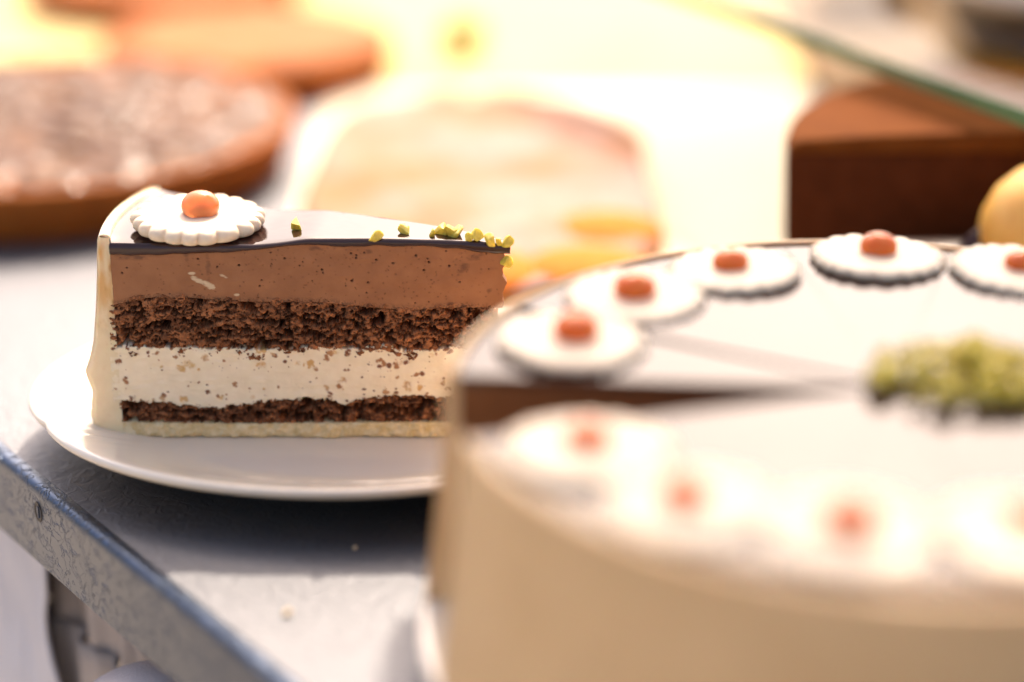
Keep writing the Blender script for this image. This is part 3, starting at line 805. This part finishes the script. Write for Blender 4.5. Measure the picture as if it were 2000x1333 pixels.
for i, (x, y, r, lab) in enumerate(((-6.4, 80.2, 2.5, 'orange apricot half on the front of the sheet cake, leftmost behind the slice tip'), (-1.6, 79.9, 2.6, 'orange apricot half on the front of the sheet cake, second from the left'),
                                    (3.2, 80.3, 2.5, 'orange apricot half at the front right corner of the sheet cake'), (4.2, 85.3, 2.3, 'orange apricot half on the right edge of the sheet cake, behind the corner one'))):
    mb = MB(); P = []
    for k in range(40):
        a = 2 * math.pi * k / 40
        P.append([(x + r * math.sin(t) * math.cos(a) * 1.08, y + r * math.sin(t) * math.sin(a), 1.75 + max(0, r * .26 * math.cos(t))) for t in np.linspace(0, math.pi / 2, 12)])
    mb.grid(np.array(P), wrap=True); tag(mb.build('apricot_half', M['apricot'], None, (x, y, 1.75)), lab, 'apricot', 'apricot halves on the sheet cake')

# half chocolate cake under the glass shelf
hc = (24.6, 78.6); hr = 13.6
h = empty('chocolate_cake', (*hc, 0), 'dark chocolate half cake with flat cut face under the glass shelf at right', 'cake')
mb = MB(); mb.sector([(0, .1), (13.0, .1), (13.5, 3.5), (13.62, 7.2), (0, 7.2)], hc, 0, math.pi, 90); mb.build('cake_body', M['choc_cake'], h, auto=40)
mb = MB(); mb.sector([(0, 7.21), (13.62, 7.21), (13.5, 7.6), (13.1, 7.8), (10, 8.0), (5, 8.15), (0, 8.2)], hc, 0, math.pi, 90); o = mb.build('cake_top', M['choc_top'], h); bv = o.modifiers.new('bevel', 'BEVEL'); bv.width = .004; bv.segments = 5; bv.limit_method = 'ANGLE'; bv.angle_limit = R_(50)

# truffles between the cakes
for i, (px, py, r, lab) in enumerate(((1850, 482, 2.4, 'dark lumpy chocolate truffle behind the whole cake, left one of two'), (1892, 478, 2.3, 'dark lumpy chocolate truffle behind the whole cake, right one beside the yellow muffin'))):
    me = chunk('chocolate_truffle', 1.0, 90 + i, M['truffle'], (1, .9, 1))
    o = bpy.data.objects.new('chocolate_truffle', me); col.objects.link(o)
    o.location = ((16.4 + 2.5 * i) * CM, (74.6 + .3 * i) * CM, 3.3 * CM); o.scale = (r * 1.2, r * 1.05, r * 1.5); tag(o, lab, 'truffle', 'chocolate truffles behind the whole cake')

# muffin at the right edge
mc = (21.0, 73.6)
mu = empty('muffin', (*mc, 0), 'yellow domed muffin in a paper case at the right frame edge', 'muffin')
mb = MB(); mb.sector([(0, .05), (2.4, .05), (3.1, 5.0), (0, 5.0)], mc, 0, 2 * math.pi, 96, wob=lambda a: 1 + .02 * math.sin(a * 24)); mb.build('paper_case', M['paper_cup'], mu, auto=40)
mb = MB(); mb.sector([(0, 4.9), (3.05, 4.9), (3.3, 5.4), (3.2, 6.2), (2.8, 7.1), (2.1, 7.8), (1.2, 8.2), (0, 8.3)], mc, 0, 2 * math.pi, 64); mb.build('muffin_top', M['muffin'], mu)

# green fruit far away
gp = at(905, 70, 1.2)
mb = MB(); P = []
for i in range(32):
    a = 2 * math.pi * i / 32
    P.append([(gp[0] + 1.4 * math.sin(t) * math.cos(a), gp[1] + 1.2 * math.sin(t) * math.sin(a), 1.35 - 1.2 * math.cos(t)) for t in np.linspace(0, math.pi, 17)])
mb.grid(np.array(P), wrap=True); tag(mb.build('green_grape', M['pear'], None, (gp[0], gp[1], .12)), 'small yellow green grape on the far bright tablecloth', 'fruit')

# ------------------------------------------------------------------ display stand: glass shelf, plus an unseen board added for shade
GZ = 8.75
g0 = at(2000, 250, GZ)[:2]; g1 = at(1320, 0, GZ)[:2]
gd = (g1 - g0) / np.linalg.norm(g1 - g0); gn = np.array([gd[1], -gd[0]])
if gn[0] < 0: gn = -gn
ds = empty('display_stand', (45, 100, 0), 'display stand with green edged glass shelf above the dark chocolate cake at right', 'display stand')
def gpt(a, b, z): 
    p = g0 + gd * a + gn * b; return (p[0], p[1], z)
mb = MB(); mb.add([gpt(-14, .05, GZ + .68), gpt(46, .05, GZ + .68), gpt(46, 42, GZ + .68), gpt(-14, 42, GZ + .68)], [(0, 1, 2, 3)])
o = mb.build('glass_shelf', M['glass'], ds, smooth=False)
if o.data.polygons[0].normal.z < 0: o.data.flip_normals()
mb = MB(); mb.add([gpt(a, b, GZ + z) for a in (-14, 46) for b, z in ((0, .04), (0, .66), (.05, .70), (.05, 0))], [(0, 1, 5, 4), (1, 2, 6, 5), (2, 3, 7, 6), (3, 0, 4, 7)])
mb.build('glass_edge', M['glass_edge'], ds, smooth=False)
mb = MB(); bq = [(4.9, 75.5), (13.5, 75.5), (15.5, 80.8), (78, 80.8), (78, 101), (4.9, 101)]; mb.add([(x, y, 46) for x, y in bq] + [(x, y, 48) for x, y in bq], [(5, 4, 3, 2, 1, 0), (6, 7, 8, 9, 10, 11)] + [(i, (i + 1) % 6, (i + 1) % 6 + 6, i + 6) for i in range(6)]); mb.build('unseen_shade_board', M['wood'], ds, smooth=False)  # added out of view, outline shaped to shade most of the whole cake
for x, y in ((50, 83), (76, 83), (50, 99), (76, 99)):
    mb = MB(); mb.box(x - 1.2, x + 1.2, y - 1.2, y + 1.2, 0, 46); mb.build('unseen_board_post', M['wood'], ds, smooth=False)  # unseen too, added only to carry the shading board
# plate and lemon cake on the glass
lp = (31, 102)
mb = MB(); mb.sector([(0, GZ + .70), (7, GZ + .70), (11.6, GZ + .85), (12.1, GZ + 1.2), (12.5, GZ + 2.1), (12.2, GZ + 2.1), (11.6, GZ + 1.25), (0, GZ + 1.2)], lp, 0, 2 * math.pi, 96)
tag(mb.build('serving_plate', M['china'], None, (*lp, GZ + .7)), 'white serving plate on the glass shelf in the top right corner', 'plate')
mb = MB(); mb.sector([(0, GZ + 1.22), (7.6, GZ + 1.22), (9.4, GZ + 2.0), (9.4, GZ + 4.2), (8.8, GZ + 4.8), (0, GZ + 4.9)], lp, 0, 2 * math.pi, 96)
tag(mb.build('lemon_cake', M['yellow_cake'], None, (*lp, GZ + 1.1)), 'bright yellow cake on the white plate in the top right corner', 'cake')

mb = MB(); mb.box(17.5, 60, 95, 152, .08, 1.0)
o = mb.build('serving_board', M['board'], None, (38, 106, .02), smooth=False); bv = o.modifiers.new('bevel', 'BEVEL'); bv.width = .003; bv.segments = 3
tag(o, 'ochre wooden serving board lying under the glass shelf behind the chocolate cake', 'board')
bw = (30.5, 122)
mb = MB(); mb.sector([(0, 1.01), (2.6, 1.01), (4.4, 3.0), (5.0, 4.6), (4.7, 4.6), (4.0, 3.0), (0, 1.5)], bw, 0, 2 * math.pi, 64)
tag(mb.build('stoneware_bowl', M['stone'], None, (*bw, .06)), 'grey brown stoneware bowl standing behind the chocolate cake under the glass', 'bowl')
for (x, y, a_, lab) in ((22.5, 131, .3, 'golden bread roll on the ochre board, left one seen through the glass'), (31.5, 132.5, -.4, 'golden bread roll on the ochre board, right one seen through the glass')):
    mb = MB(); P = []
    for i in range(36):
        t = math.pi * i / 35; row = []
        for j in range(25):
            p_ = 2 * math.pi * j / 24; rr = 2.3 * math.sin(t) ** .7
            lx = -4.0 * math.cos(t); ly = rr * math.cos(p_); lz = max(-1.2, rr * math.sin(p_) * .85 + .06 * math.sin(lx * 6))
            row.append((x + lx * math.cos(a_) - ly * math.sin(a_), y + lx * math.sin(a_) + ly * math.cos(a_), 2.22 + lz))
        P.append(row)
    mb.grid(np.array(P)); tag(mb.build('bread_roll', M['roll'], None, (x, y, .1)), lab, 'bread roll', 'bread rolls on the ochre board')

# ------------------------------------------------------------------ light
SUN_EL, SUN_AZ = R_(44), R_(10)     # azimuth from +Y towards +X
w = bpy.data.worlds.new('World'); sc.world = w; w.use_nodes = True
nt = w.node_tree; bg = nt.nodes['Background']
sky = nt.nodes.new('ShaderNodeTexSky'); sky.sky_type = 'NISHITA'; sky.sun_disc = False
sky.sun_elevation = SUN_EL; sky.sun_rotation = SUN_AZ; sky.air_density = 1.0; sky.dust_density = 7.0; sky.ozone_density = 1.0
wm = nt.nodes.new('ShaderNodeMix'); wm.data_type = 'RGBA'; wm.blend_type = 'MULTIPLY'; wm.inputs[0].default_value = 1
wm.inputs[7].default_value = (1.05, .98, .965, 1)      # camera white balance set warm
nt.links.new(sky.outputs[0], wm.inputs[6]); nt.links.new(wm.outputs[2], bg.inputs[0]); bg.inputs[1].default_value = .15
sd = bpy.data.lights.new('sun', 'SUN'); sd.energy = 2.0; sd.angle = R_(.55); sd.color = (1, .85, .68)
so = bpy.data.objects.new('sun', sd); col.objects.link(so)
import mathutils
dirv = mathutils.Vector((math.sin(SUN_AZ) * math.cos(SUN_EL), math.cos(SUN_AZ) * math.cos(SUN_EL), math.sin(SUN_EL)))
so.rotation_euler = dirv.to_track_quat('Z', 'Y').to_euler(); so.location = dirv * 5

# ------------------------------------------------------------------ camera
cd = bpy.data.cameras.new('camera'); cam = bpy.data.objects.new('camera', cd); col.objects.link(cam)
cd.sensor_width = 36; cd.lens = F_PX / 2000 * 36
cam.location = (0, 0, CAM_H * CM); cam.rotation_euler = (math.pi / 2 - PITCH, 0, 0)
cd.clip_start = .01; cd.clip_end = 500
cd.dof.use_dof = True; cd.dof.focus_distance = .695; cd.dof.aperture_fstop = 2.0
sc.camera = cam
for o in list(sc.objects):
    if '_o' in o: del o['_o']

sc.view_settings.view_transform = 'Standard'; sc.view_settings.look = 'None'
sc.view_settings.gamma = 1; sc.view_settings.use_curve_mapping = False
sc.view_settings.exposure = 1.25
sc.render.engine = 'CYCLES'
sc.cycles.use_denoising = True
sc.cycles.max_bounces = 8; sc.cycles.diffuse_bounces = 4; sc.cycles.glossy_bounces = 4; sc.cycles.transparent_max_bounces = 8
sc.cycles.sample_clamp_indirect = 6
sc.cycles.caustics_reflective = False; sc.cycles.caustics_refractive = False
